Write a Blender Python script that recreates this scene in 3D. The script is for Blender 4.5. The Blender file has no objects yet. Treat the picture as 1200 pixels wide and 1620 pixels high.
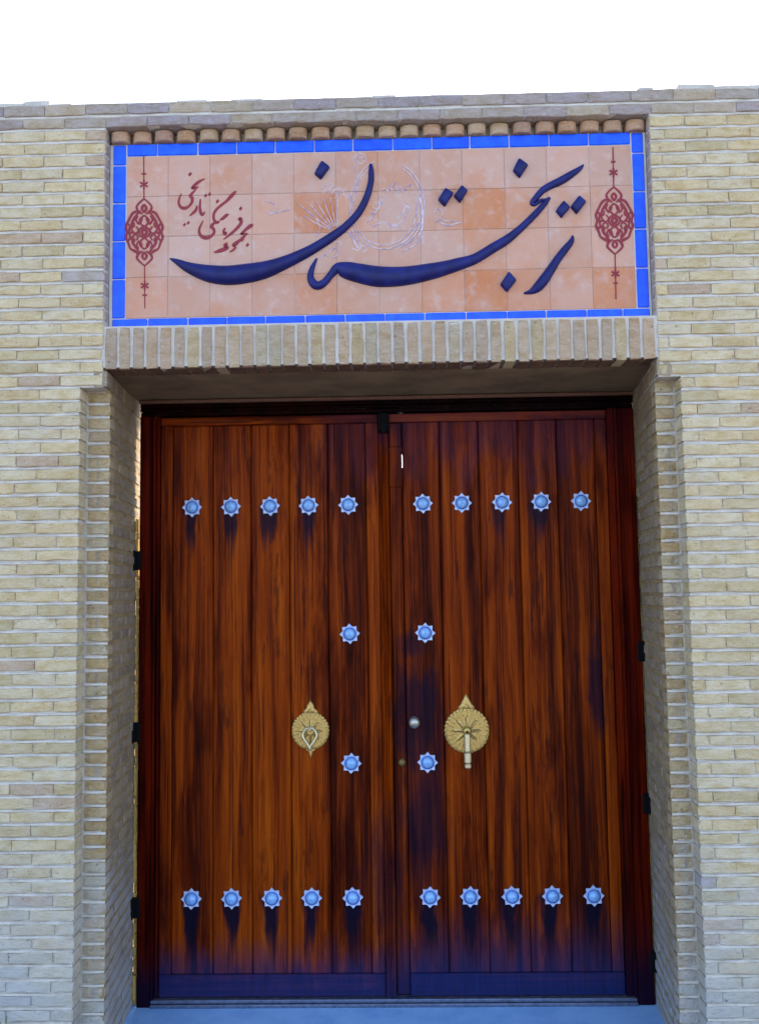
import bpy, bmesh, math, random
from mathutils import Vector, Matrix
R = math.radians
rnd = random.Random(7)
S = bpy.context.scene
COL = S.collection

# ------------------------------------------------------------------ camera
F_PX, PITCH, YAW, ROLL = 1500.0, .0847, .02107, -.01447
CAM = Vector((.05404, -3.4, 1.57375))
FWD = Vector((-math.sin(YAW)*math.cos(PITCH), math.cos(YAW)*math.cos(PITCH), math.sin(PITCH)))
_r = Vector((math.cos(YAW), math.sin(YAW), 0)); _u = _r.cross(FWD)
RGT = _r*math.cos(ROLL)+_u*math.sin(ROLL)
UPV = -_r*math.sin(ROLL)+_u*math.cos(ROLL)
cd = bpy.data.cameras.new('camera'); cam = bpy.data.objects.new('camera', cd); COL.objects.link(cam)
m3 = Matrix((RGT, UPV, -FWD)).transposed()
cam.matrix_world = Matrix.Translation(CAM) @ m3.to_4x4()
cd.sensor_fit = 'VERTICAL'; cd.sensor_height = 24.0; cd.lens = F_PX/1620*24.0
cd.clip_start = .05; cd.clip_end = 2000
S.camera = cam

# ------------------------------------------------------------------ sky, sun, exposure
SUN_EL, SUN_AZ = R(44), R(22)          # behind the wall, to the right (azimuth from +y towards +x)
w = bpy.data.worlds.new('World'); S.world = w; w.use_nodes = True
nt = w.node_tree; nt.nodes.clear()
o = nt.nodes.new('ShaderNodeOutputWorld'); b = nt.nodes.new('ShaderNodeBackground'); sk = nt.nodes.new('ShaderNodeTexSky')
sk.sky_type = 'NISHITA'; sk.sun_disc = False; sk.sun_elevation = SUN_EL; sk.sun_rotation = SUN_AZ
sk.air_density = .75; sk.dust_density = 5.0; sk.ozone_density = .2; sk.altitude = 900
b.inputs[1].default_value = .15
nt.links.new(sk.outputs[0], b.inputs[0]); nt.links.new(b.outputs[0], o.inputs[0])
sd = bpy.data.lights.new('sun', 'SUN'); sd.energy = 2.0; sd.angle = R(.5); sd.color = (1, .86, .64)
sun = bpy.data.objects.new('sun', sd); COL.objects.link(sun); sun.location = (4, 8, 8)
sdir = Vector((math.sin(SUN_AZ)*math.cos(SUN_EL), math.cos(SUN_AZ)*math.cos(SUN_EL), math.sin(SUN_EL)))
sun.rotation_euler = sdir.to_track_quat('Z', 'Y').to_euler()
vs = S.view_settings; vs.view_transform = 'Standard'; vs.look = 'None'; vs.gamma = 1; vs.use_curve_mapping = False
vs.exposure = 2.5

# ------------------------------------------------------------------ helpers
def at(x, y, Y):
    """the point of the plane y=Y that the photograph shows at pixel x, y (1200x1620): X and Z"""
    d = FWD + RGT*((x-600)/F_PX) - UPV*((y-810)/F_PX)
    t = (Y-CAM.y)/d.y
    return CAM.x+t*d.x, CAM.z+t*d.z
def px(X, Y, Z):
    d = Vector((X, Y, Z))-CAM; k = d.dot(FWD)
    return 600+F_PX*d.dot(RGT)/k, 810-F_PX*d.dot(UPV)/k
def mesh(name, vs_, fs, mat=None, smooth=False):
    me = bpy.data.meshes.new(name); me.from_pydata(vs_, [], fs); me.validate(clean_customdata=False)
    if mat: me.materials.append(mat)
    bm = bmesh.new(); bm.from_mesh(me); bmesh.ops.recalc_face_normals(bm, faces=bm.faces); bm.to_mesh(me); bm.free()
    if smooth:
        for p in me.polygons: p.use_smooth = True
    return me
def link(name, me, parent=None, loc=(0, 0, 0), rot=None, color=None):
    ob = bpy.data.objects.new(name, me); COL.objects.link(ob); ob.location = loc
    if rot: ob.rotation_euler = rot
    if parent: ob.parent = parent
    if color: ob.color = (*color, 1)
    return ob
def tag(o, label=None, cat=None, group=None, kind=None):
    for k, v in (('label', label), ('category', cat), ('group', group), ('kind', kind)):
        if v: o[k] = v
    return o
class MB:
    """collects vertices and faces of one mesh"""
    def __init__(s): s.v = []; s.f = []
    def add(s, v, f):
        k = len(s.v); s.v += [tuple(p) for p in v]; s.f += [tuple(i+k for i in q) for q in f]; return s
    def box(s, x0, x1, y0, y1, z0, z1, c=.003):
        """box with chamfered edges"""
        c = min(c, .45*min(x1-x0, y1-y0, z1-z0)); bm = bmesh.new()
        M = Matrix.Translation(((x0+x1)/2, (y0+y1)/2, (z0+z1)/2)) @ Matrix.Diagonal((x1-x0, y1-y0, z1-z0, 1))
        bmesh.ops.create_cube(bm, size=1, matrix=M)
        if c > 0: bmesh.ops.bevel(bm, geom=bm.edges[:], offset=c, segments=1, affect='EDGES')
        bm.verts.index_update()
        s.add([v.co[:] for v in bm.verts], [[v.index for v in f.verts] for f in bm.faces]); bm.free(); return s
    def prism(s, pts, z0, z1):
        n = len(pts)
        s.add([(x, y, z0) for x, y in pts]+[(x, y, z1) for x, y in pts],
              [tuple(range(n-1, -1, -1)), tuple(range(n, 2*n))]+[(i, (i+1) % n, n+(i+1) % n, n+i) for i in range(n)]); return s
    def lathe(s, prof, n=24, c=(0, 0, 0), scallop=0, k=0):
        """profile of (radius, height towards -y) about the y axis"""
        v = []; f = []
        for j, (r, h) in enumerate(prof):
            for i in range(n):
                a = 2*math.pi*i/n; rr = r*(1+scallop*math.cos(k*a)) if k else r
                v.append((c[0]+rr*math.cos(a), c[1]-h, c[2]+rr*math.sin(a)))
        for j in range(len(prof)-1):
            for i in range(n):
                f.append((j*n+i, j*n+(i+1) % n, (j+1)*n+(i+1) % n, (j+1)*n+i))
        f.append(tuple(range((len(prof)-1)*n, len(prof)*n)))
        return s.add(v, f)
    def tube(s, pts, r, n=8, closed=False):
        P = [Vector(p) for p in pts]; m = len(P); v = []; f = []
        for i, p in enumerate(P):
            t = (P[(i+1) % m]-P[i-1]) if closed else (P[min(i+1, m-1)]-P[max(i-1, 0)])
            t.normalize(); a = t.cross(Vector((0, 1, 0)));
            if a.length < 1e-4: a = t.cross(Vector((1, 0, 0)))
            a.normalize(); b2 = t.cross(a); rr = r[i] if isinstance(r, (list, tuple)) else r
            for q in range(n):
                g = 2*math.pi*q/n; v.append(p+(a*math.cos(g)+b2*math.sin(g))*rr)
        for i in range(m if closed else m-1):
            for q in range(n):
                f.append((i*n+q, i*n+(q+1) % n, ((i+1) % m)*n+(q+1) % n, ((i+1) % m)*n+q))
        if not closed: f += [tuple(range(n)), tuple(range((m-1)*n, m*n))]
        return s.add(v, f)
    def build(s, name, mat, parent=None, smooth=False, loc=(0, 0, 0), color=None):
        ob = link(name, mesh(name, s.v, s.f, mat, smooth), parent, loc, color=color)
        return ob
def empty(name, loc=(0, 0, 0)):
    e = bpy.data.objects.new(name, None); COL.objects.link(e); e.location = loc; e.empty_display_size = .1; return e

# ------------------------------------------------------------------ materials
class NT:
    def __init__(s, name):
        s.m = bpy.data.materials.new(name); s.m.use_nodes = True; s.t = s.m.node_tree; s.t.nodes.clear()
        s.out = s.n('ShaderNodeOutputMaterial'); s.p = s.n('ShaderNodeBsdfPrincipled'); s.l(s.p.outputs[0], s.out.inputs[0])
    def n(s, k, **a):
        x = s.t.nodes.new(k)
        for q, v in a.items(): setattr(x, q, v)
        return x
    def l(s, a, b): s.t.links.new(a, b)
    def put(s, i, v):
        if hasattr(v, 'default_value') or hasattr(v, 'is_output'): s.l(v, i)
        elif v is not None: i.default_value = v if not (isinstance(v, tuple) and len(v) == 3 and len(i.default_value) == 4) else (*v, 1)
    def math(s, op, a, b=None, c=None, clamp=False):
        x = s.n('ShaderNodeMath', operation=op, use_clamp=clamp)
        for i, v in enumerate((a, b, c)):
            if v is not None: s.put(x.inputs[i], v)
        return x.outputs[0]
    def mix(s, f, a, b, mode='MIX'):
        x = s.n('ShaderNodeMix', data_type='RGBA', blend_type=mode)
        s.put(x.inputs[0], f); s.put(x.inputs[6], a); s.put(x.inputs[7], b); return x.outputs[2]
    def noise(s, vec, scale=5, detail=4, rough=.55, dist=0, out=0):
        x = s.n('ShaderNodeTexNoise'); s.put(x.inputs['Vector'], vec)
        x.inputs['Scale'].default_value = scale; x.inputs['Detail'].default_value = detail
        x.inputs['Roughness'].default_value = rough; x.inputs['Distortion'].default_value = dist; return x.outputs[out]
    def map(s, vec, scale=(1, 1, 1), loc=None):
        x = s.n('ShaderNodeMapping'); s.l(vec, x.inputs[0]); x.inputs['Scale'].default_value = scale
        if loc is not None: s.put(x.inputs['Location'], loc)
        return x.outputs[0]
    def step(s, v, lo, hi, a=0, b=1):
        x = s.n('ShaderNodeMapRange', interpolation_type='SMOOTHSTEP'); s.put(x.inputs[0], v)
        for i, q in enumerate((lo, hi, a, b)): s.put(x.inputs[i+1], q)
        return x.outputs[0]
    def ramp(s, f, stops):
        x = s.n('ShaderNodeValToRGB'); s.put(x.inputs[0], f); e = x.color_ramp.elements
        while len(e) < len(stops): e.new(.5)
        for i, (p, c) in enumerate(stops): e[i].position = p; e[i].color = (*c, 1)
        return x.outputs[0]
    def bump(s, h, strength=.3, dist=.01):
        x = s.n('ShaderNodeBump'); x.inputs['Strength'].default_value = strength; x.inputs['Distance'].default_value = dist
        s.put(x.inputs['Height'], h); s.l(x.outputs[0], s.p.inputs['Normal'])
    def set(s, **k):
        for q, v in k.items(): s.put(s.p.inputs[q.replace('_', ' ')], v)
        return s.m
    def pos(s): return s.n('ShaderNodeNewGeometry').outputs['Position']
    def xyz(s, v):
        x = s.n('ShaderNodeSeparateXYZ'); s.l(v, x.inputs[0]); return x.outputs
    def tint(s, attr):
        if attr:
            x = s.n('ShaderNodeAttribute', attribute_name='tint'); return x.outputs['Color']
        return s.n('ShaderNodeObjectInfo').outputs['Color']

def brick_material(name, attr):
    g = NT(name); p = g.pos(); t = g.tint(attr)
    big = g.noise(g.map(p, (1, 1, 2.2)), 16, 5, .6); fine = g.noise(p, 160, 4, .65); mid = g.noise(g.map(p, (1, 1, 2.5)), 45, 3, .6)
    c = g.mix(g.step(big, .35, .75), t, g.mix(1.0, t, (.80, .72, .55), 'MULTIPLY'))
    c = g.mix(g.math('MULTIPLY', g.step(mid, .54, .75), .45), c, (.57, .55, .50))      # lime bloom and smeared mortar
    c = g.mix(g.step(fine, .3, .8, .0, .30), c, g.mix(1.0, c, (.55, .5, .45), 'MULTIPLY'))
    wz = g.xyz(p)[2]; foot_grey = g.step(g.math('ADD', wz, g.math('MULTIPLY', g.math('SUBTRACT', g.noise(p, 3.5, 4, .6), .5), 1.6)), -.1, .85, .62, 0)
    c = g.mix(foot_grey, c, (.40, .43, .46))  # grey-blue mixed in unevenly towards the foot
    pits = g.step(g.noise(p, 95, 3, .6), .66, .74)
    c = g.mix(g.math('MULTIPLY', pits, .55), c, (.11, .09, .07))
    g.bump(g.math('SUBTRACT', g.math('ADD', g.math('MULTIPLY', fine, .5), mid), g.math('MULTIPLY', pits, 1.2)), .8, .006)
    return g.set(Base_Color=c, Roughness=.92, Specular_IOR_Level=.25)
M_BRICK = brick_material('brick', False); M_BRICKS = brick_material('brickwork', True)

def mortar_material(name, ca, cb, scale=14):
    g = NT(name); p = g.pos(); a = g.noise(p, scale, 5, .6); f = g.noise(p, 220, 4, .7)
    c = g.mix(g.step(a, .35, .7), ca, cb); c = g.mix(g.step(f, .35, .8, 0, .35), c, g.mix(1, c, (.6, .58, .55), 'MULTIPLY'))
    g.bump(g.math('ADD', g.math('MULTIPLY', a, .8), g.math('MULTIPLY', f, .5)), .6, .006)
    return g.set(Base_Color=c, Roughness=.95, Specular_IOR_Level=.2)
M_MORTAR = mortar_material('mortar', (.58, .53, .45), (.48, .43, .36))
M_GROUT = mortar_material('grout', (.64, .60, .57), (.56, .50, .46))
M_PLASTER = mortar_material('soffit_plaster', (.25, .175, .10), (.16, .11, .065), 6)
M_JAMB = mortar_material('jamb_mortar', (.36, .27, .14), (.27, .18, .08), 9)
M_JOINT = mortar_material('struck_joint', (.62, .565, .48), (.45, .39, .31), 13)
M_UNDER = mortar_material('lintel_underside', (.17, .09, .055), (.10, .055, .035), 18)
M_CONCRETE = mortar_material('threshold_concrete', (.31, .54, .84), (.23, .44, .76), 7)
M_GROUND = mortar_material('paving_ground', (.22, .22, .22), (.17, .17, .18), 3)
M_GAPSUN = mortar_material('gap_sun_fill', (.72, .46, .13), (.56, .34, .09), 30)

def tile_material():
    g = NT('terracotta'); p = g.pos(); t = g.tint(False)
    a = g.noise(p, 7, 5, .6); bq = g.noise(p, 26, 4, .6); f = g.noise(p, 190, 3, .6)
    c = g.mix(g.step(a, .36, .70, 0, .45), t, (.54, .38, .32)); o2 = g.noise(p, 4.2, 4, .6); c = g.mix(g.step(o2, .50, .68, 0, .55), c, (.53, .22, .10))
    c = g.mix(g.step(bq, .50, .78, 0, .42), c, (.58, .46, .42))
    c = g.mix(g.step(f, .4, .8, 0, .2), c, g.mix(1, c, (.7, .6, .5), 'MULTIPLY'))
    g.bump(g.math('ADD', bq, g.math('MULTIPLY', f, .5)), .3, .004)
    return g.set(Base_Color=c, Roughness=.8, Specular_IOR_Level=.3)
M_TILE = tile_material()
def glaze(name, ca, cb, rough=.22):
    g = NT(name); p = g.pos(); a = g.noise(p, 22, 3, .5); f = g.noise(p, 90, 3, .6)
    g.bump(g.math('ADD', a, g.math('MULTIPLY', f, .2)), .12, .006)
    rv = g.n('ShaderNodeObjectInfo').outputs['Random']
    c = g.mix(g.step(a, .3, .75), ca, cb); c = g.mix(g.math('MULTIPLY', rv, .45), c, (ca[0]*.5, ca[1]*.5, ca[2]*.75))
    return g.set(Base_Color=c, Roughness=rough, Specular_IOR_Level=.25)
M_BLUE = glaze('blue_glaze', (.012, .09, .80), (.02, .14, .88))
M_INK = glaze('dark_blue_glaze', (.005, .0065, .075), (.011, .016, .15), .42)
g = NT('red_paint'); a = g.noise(g.pos(), 60, 3); M_RED = g.set(Base_Color=g.mix(a, (.28, .008, .022), (.18, .008, .015)), Roughness=.6)
g = NT('pale_line_paint'); a = g.noise(g.pos(), 40, 3); M_LINE = g.set(Base_Color=g.mix(g.step(a, .4, .65), (.58, .47, .49), (.34, .26, .38)), Roughness=.7)

def wood(name, kind='plank'):
    g = NT(name); oi = g.n('ShaderNodeObjectInfo'); rv = oi.outputs['Random']
    tc = g.n('ShaderNodeTexCoord').outputs['Object']; lx, ly, lz = g.xyz(tc); p = g.pos(); wx, wy, wz = g.xyz(p)
    off = g.n('ShaderNodeCombineXYZ'); g.put(off.inputs[0], g.math('MULTIPLY', rv, 37.)); g.put(off.inputs[2], g.math('MULTIPLY', rv, 91.))
    horiz = kind == 'rail'
    sc = (lambda a, b_: (b_, a, a)) if horiz else (lambda a, b_: (a, a, b_))
    warp = g.n('ShaderNodeVectorMath', operation='ADD'); g.l(p, warp.inputs[0])
    nv = g.n('ShaderNodeVectorMath', operation='SCALE'); g.l(g.noise(g.map(p, sc(3, 1.2), off.outputs[0]), 1, 2, .5, 0, 1), nv.inputs[0]); nv.inputs['Scale'].default_value = .03
    g.l(nv.outputs[0], warp.inputs[1]); pw = warp.outputs[0]
    g1 = g.noise(g.map(pw, sc(26, .9), off.outputs[0]), 1, 5, .6)
    g2 = g.noise(g.map(pw, sc(190, 2.0), off.outputs[0]), 1, 4, .7)
    blot = g.noise(g.map(p, sc(9, 2.2), off.outputs[0]), 1, 4, .6)
    v = g.math('ADD', g.math('MULTIPLY', g1, .64), g.math('ADD', g.math('MULTIPLY', g2, .32), g.math('MULTIPLY', g.math('SUBTRACT', rv, .5), .09)))
    v = g.math('ADD', g.math('MULTIPLY', g.math('SUBTRACT', v, .51), 1.45), .53)
    c = g.ramp(v, [(.32, (.030, .0032, .0010)), (.44, (.105, .0125, .0011)), (.54, (.195, .0270, .0014)), (.66, (.28, .047, .0019)), (.80, (.36, .080, .004))])
    c = g.mix(g.step(blot, .50, .70, 0, .85), c, g.mix(1, c, (.33, .17, .18), 'MULTIPLY'))
    fl = g.noise(g.map(pw, sc(24, 3.2), off.outputs[0]), 1, 5, .68); c = g.mix(g.step(fl, .58, .65, 0, .55), c, (.020, .0035, .0035))
    fib = g.noise(g.map(pw, sc(130, .8), off.outputs[0]), 1, 2, .5); c = g.mix(g.step(fib, .60, .68, 0, .75), c, (.018, .004, .004))
    dark = (.005, .004, .013)
    streak = g.noise(g.map(p, (55, 55, 3.)), 1, 3, .6); wob = g.noise(g.map(p, (14, 14, 5)), 1, 4, .6)
    ws = g.math('SUBTRACT', wob, .5)
    # stain and blue reflection painted in at the foot; darker purple towards the head
    hi = g.step(wx, -.15, .25, .20, .34)
    foot = g.step(g.math('ADD', wz, g.math('ADD', g.math('MULTIPLY', ws, .22), g.math('MULTIPLY', g.math('SUBTRACT', streak, .5), .12))), -.03, hi, 1, 0)
    c = g.mix(g.math('MULTIPLY', foot, .90), c, g.mix(streak, (.009, .008, .022), g.mix(g.step(wz, .0, .22), (.012, .028, .12), (.020, .020, .060))))
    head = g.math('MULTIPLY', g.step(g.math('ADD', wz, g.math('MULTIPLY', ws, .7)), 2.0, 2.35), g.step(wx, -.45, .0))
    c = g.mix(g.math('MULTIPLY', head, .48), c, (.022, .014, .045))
    if kind == 'rail':
        c = g.mix(g.math('MULTIPLY', g.step(wz, .2, .1), g.step(streak, .25, .65, .05, .45)), c, g.mix(wob, (.006, .010, .045), (.014, .032, .15)))
    if kind == 'plank':
        ax = g.math('ABSOLUTE', g.math('ADD', lx, g.math('ADD', g.math('MULTIPLY', ws, .07), g.math('MULTIPLY', g.math('SUBTRACT', rv, .5), .022))))
        def drip(z0, ln, wd, amt):
            t = g.math('DIVIDE', g.math('SUBTRACT', z0, wz), g.math('MULTIPLY', g.math('ADD', streak, .25), ln))
            m = g.math('MULTIPLY', g.step(t, -.12, .05), g.step(t, .45, 1.3, 1, 0))
            wd_ = g.math('MULTIPLY', g.math('SUBTRACT', 1.12, g.math('MULTIPLY', t, .62)), wd)
            return g.math('MULTIPLY', g.math('MULTIPLY', m, g.step(g.math('DIVIDE', ax, wd_), .45, 1.05, 1, 0)), amt)
        k1 = drip(.335, .30, .044, .97)
        k2 = g.math('MULTIPLY', drip(1.94, .22, .042, .9), g.step(rv, .30, .6))
        c = g.mix(g.math('MAXIMUM', k1, k2), c, dark)
    # grime around the door knob and a dark run on the right leaf
    def blob(x0, z0, rx, rz, lo, hi):
        dx = g.math('DIVIDE', g.math('SUBTRACT', wx, x0), rx); dz = g.math('DIVIDE', g.math('SUBTRACT', wz, z0), rz)
        d = g.math('SQRT', g.math('ADD', g.math('MULTIPLY', dx, dx), g.math('MULTIPLY', dz, dz)))
        return g.step(g.math('ADD', d, g.math('MULTIPLY', ws, 1.8)), lo, hi, 1, 0)
    k = g.math('MAXIMUM', blob(.12, 1.05, .11, .26, .5, 1.2), g.math('MAXIMUM', blob(.86, 1.18, .05, .26, .4, 1.1), blob(.13, .62, .10, .28, .2, 1.4)))
    k = g.math('MAXIMUM', k, g.math('MULTIPLY', blob(.10, 1.36, .08, .08, .3, 1.1), .9))
    k = g.math('MAXIMUM', k, g.math('MULTIPLY', blob(-.03, .40, .10, .30, .2, 1.3), .8))
    c = g.mix(g.math('MULTIPLY', k, .78), c, dark)
    g.bump(g.math('ADD', g.math('MULTIPLY', g1, .6), g.math('MULTIPLY', g2, .5)), .35, .003)
    if kind == 'frame': c = g.mix(1, c, (.48, .20, .22), 'MULTIPLY')
    if kind == 'head': c = g.mix(1, c, (.06, .05, .06), 'MULTIPLY')  # shadow under the lintel multiplied into the head's colour
    rough = g.step(streak, .3, .7, .30, .50)
    return g.set(Base_Color=c, Roughness=rough, Specular_IOR_Level=.035)
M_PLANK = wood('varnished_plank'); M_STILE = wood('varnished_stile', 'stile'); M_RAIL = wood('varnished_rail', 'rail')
def plain(name, col, rough=.5, metal=0, bs=60, var=.4, bump=.25, spec=.5, wear=0):
    g = NT(name); p = g.pos(); a = g.noise(p, bs, 4, .6)
    g.bump(a, bump, .002)
    c = g.mix(g.step(a, .3, .75), col, tuple(q*(1-var) for q in col))
    if wear:                                                    # each piece is worn and dulled a little differently
        rv = g.n('ShaderNodeObjectInfo').outputs['Random']; k = g.n('ShaderNodeCombineXYZ'); g.put(k.inputs[0], g.math('MULTIPLY', rv, 50.))
        w_ = g.noise(g.map(p, (1, 1, 1), k.outputs[0]), 55, 4, .65)
        c = g.mix(g.math('MULTIPLY', g.step(w_, .54, .68), wear), c, tuple(q*.35+.05 for q in col)); c = g.mix(g.math('MULTIPLY', rv, .3), c, g.mix(1, c, (.68, .74, .84), 'MULTIPLY'))
    return g.set(Base_Color=c, Roughness=rough, Metallic=metal, Specular_IOR_Level=spec)
M_FRAME = wood('dark_frame_wood', 'frame'); M_FRAMEH = wood('shaded_frame_head', 'head')
M_LIP = plain('lip_wood', (.16, .07, .04), .5)
M_IRON = plain('black_iron', (.005, .005, .006), .7, 0, spec=.08)
M_SILL = plain('sill_metal', (.22, .26, .36), .35, .8)
M_BRASS = plain('aged_brass', (.53, .34, .095), .36, .6, 120, .35, .06)
M_PALEBRASS = plain('worn_pale_brass', (.72, .60, .36), .34, .6, 120, .3, .06)
M_BRASSD = plain('dark_brass', (.22, .14, .04), .45, .5, 120, .45)
M_NICKEL = plain('worn_nickel', (.46, .43, .36), .36, .8, 120, .35)
M_STUD = plain('pale_blue_stud', (.52, .62, .84), .4, .1, 90, .12, .15, wear=.45)
M_COLLAR = plain('blue_stud_collar', (.05, .14, .50), .35, .1, 90, .2, .15)
M_BOSS = plain('blue_stud_boss', (.26, .49, .84), .26, .1, 90, .15, .1, wear=.35)
M_LEAF = plain('weed_leaf', (.05, .11, .03), .6, 0, 80, .4)

# ------------------------------------------------------------------ ground
gr = MB().add([(-400, -400, -.10), (400, -400, -.10), (400, 400, -.10), (-400, 400, -.10)], [(0, 1, 2, 3)]).build('ground', M_GROUND)
tag(gr, kind='structure')
# threshold slab between the jambs
th = MB().box(-1.30, 1.30, .012, .82, -.098, -.085, .003)
th.v = [v for v in th.v]
tho = th.build('threshold', M_CONCRETE); tag(tho, kind='structure')

# ------------------------------------------------------------------ the brick wall
WB = .76                                                        # back of the wall
def zc(k):                                                      # bottom of course k, measured on the photograph
    A = [(-1, 3.426), (0, 3.372), (21, 2.339), (43, 1.255), (66, .149), (72, -.14)]
    for (k0, a), (k1, b_) in zip(A, A[1:]):
        if k <= k1: return a+(b_-a)*(k-k0)/(k1-k0)
XW = 2.9
def jambL(y): return -1.015-(y-.07)*.0895
def jambR(y): return 1.000+(y-.07)*.0965
YM = .0065                                                     # mortar face behind the brick faces
core = MB()
core.prism([(-XW, YM), (-1.113, YM), (-1.113, .07+YM), (jambL(.07)-YM, .07+YM), (jambL(WB)-YM, WB), (-XW, WB)], -.12, 2.339)
core.prism([(XW, YM), (1.082, YM), (1.082, .07+YM), (jambR(.07)+YM, .07+YM), (jambR(WB)+YM, WB), (XW, WB)], -.12, 2.339)
core.prism([(-XW, YM), (-1.0265, YM), (-1.0265-.0, .07), (jambL(WB)-YM, WB), (-XW, WB)], 2.339, 2.412)
core.prism([(XW, YM), (1.0, YM), (1.0, .07), (jambR(WB)+YM, WB), (XW, WB)], 2.339, 2.412)
core.prism([(-XW, YM), (XW, YM), (XW, WB), (-XW, WB)], 2.412, 2.566)
core.prism([(-XW, YM), (-1.0245, YM), (-1.0245, .085), (1.0025, .085), (1.0025, YM), (XW, YM), (XW, WB), (-XW, WB)], 2.566, 3.3315)
core.prism([(-XW, YM), (XW, YM), (XW, WB), (-XW, WB)], 3.3315, 3.425)
wall = core.build('brick_wall', M_MORTAR)
tag(wall, 'tall pale yellow brick wall with a recessed gateway and a tiled sign panel above it', 'wall')

_bm = {}
def brick_mesh(L, H, D, variant):
    key = (round(L, 3), round(H, 3), round(D, 3), variant)
    if key in _bm: return _bm[key]
    q = random.Random(hash(key) & 0xffff); nx = 4; v = []; f = []; c = .0030
    for row in range(6):
        for i in range(nx+1):
            u = i/nx*2-1; end = 1 if i in (0, nx) else 0
            x = u*L/2; zz = (-1, -1, -1, 1, 1, 1)[row]*H/2; y = (D, c, 0, 0, c, D)[row]
            if row in (2, 3): x -= u*c*end; zz -= math.copysign(c, zz); y += q.uniform(-.0012, .0016)+(q.choice((.0005, .001, .004)) if end else 0)
            if 0 < row < 5: zz += q.uniform(-.0020, .0018)-(.0014*math.copysign(1, zz)*end); x += q.uniform(-.0016, .0016)
            v.append((x, y, zz))
    n = nx+1
    for r_ in range(5):
        for i in range(nx): f.append((r_*n+i, r_*n+i+1, (r_+1)*n+i+1, (r_+1)*n+i))
    for i in (0, nx):
        f.append((i, n+i, 4*n+i, 5*n+i)); f.append((n+i, 2*n+i, 3*n+i, 4*n+i))
    _bm[key] = mesh('brick', v, f, M_BRICK); return _bm[key]

def wall_tint(kind='face'):
    r_ = rnd.random()
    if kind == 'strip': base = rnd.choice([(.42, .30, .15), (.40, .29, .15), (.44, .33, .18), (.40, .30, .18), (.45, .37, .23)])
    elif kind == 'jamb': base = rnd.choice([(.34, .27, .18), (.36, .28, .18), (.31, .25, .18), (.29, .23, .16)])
    elif kind == 'top': base = rnd.choice([(.36, .30, .28), (.38, .32, .27), (.33, .28, .28), (.44, .36, .27)])
    elif kind == 'soldier': base = rnd.choice([(.45, .34, .23), (.41, .31, .22), (.46, .33, .22), (.43, .35, .24), (.47, .36, .21)])
    elif r_ < .04: base = (.51, .38, .26)
    elif r_ < .05: base = (.43, .37, .33)
    elif r_ < .20: base = (.53, .43, .25)
    else: base = rnd.choice([(.61, .49, .29), (.62, .51, .32), (.60, .47, .27), (.62, .52, .34), (.57, .46, .28), (.60, .50, .33)])
    k = rnd.uniform(.93, 1.06)
    return tuple(min(.66, a*k) for a in base)

BR = []     # (L, H, D, location, rotation, tint, pixel area)
def seen_area(P):
    q = []
    for p in P:
        if (p-CAM).dot(FWD) < .3: return 0
        a, b_ = px(*p); q.append((min(1200, max(0, a)), min(1620, max(0, b_))))
    return abs(sum(q[i][0]*q[i-1][1]-q[i-1][0]*q[i][1] for i in range(4)))/2
def put_brick(L, H, D, loc, rz, tint, sold=False):
    rot = (0, R(90) if sold else 0, rz)
    Mx = Matrix.Translation(loc) @ Matrix.Rotation(rz, 4, 'Z') @ (Matrix.Rotation(R(90), 4, 'Y') if sold else Matrix())
    P = [Mx @ Vector((sx*L/2, 0, sz*H/2)) for sx, sz in ((-1, -1), (1, -1), (1, 1), (-1, 1))]
    BR.append((L, H, D, Mx, tint, seen_area(P)))
def course_run(k, xa, xb, phase, y=0., D=.09, kind='face'):
    """bricks of course k between xa and xb in running bond"""
    z0, z1 = zc(k), zc(k-1); H = z1-z0-.0118; P = .1565
    x = xa - ((xa-phase) % P)
    while x < xb-.001:
        a, b_ = max(x, xa), min(x+P, xb)
        if b_-a > .03:
            a2 = a+(.0014 if a > xa+1e-4 else 0); b2 = b_-(.0014 if b_ < xb-1e-4 else 0)
            j = rnd.uniform(-.003, .003)
            put_brick(b2-a2, H+rnd.uniform(-.0022, .0022), D, Vector(((a2+b2)/2, y+rnd.uniform(-.0016, .0016), (z0+z1)/2+.0012+rnd.uniform(-.0010, .0010))), rnd.uniform(-.004, .004), wall_tint(kind))
        x += P
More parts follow.
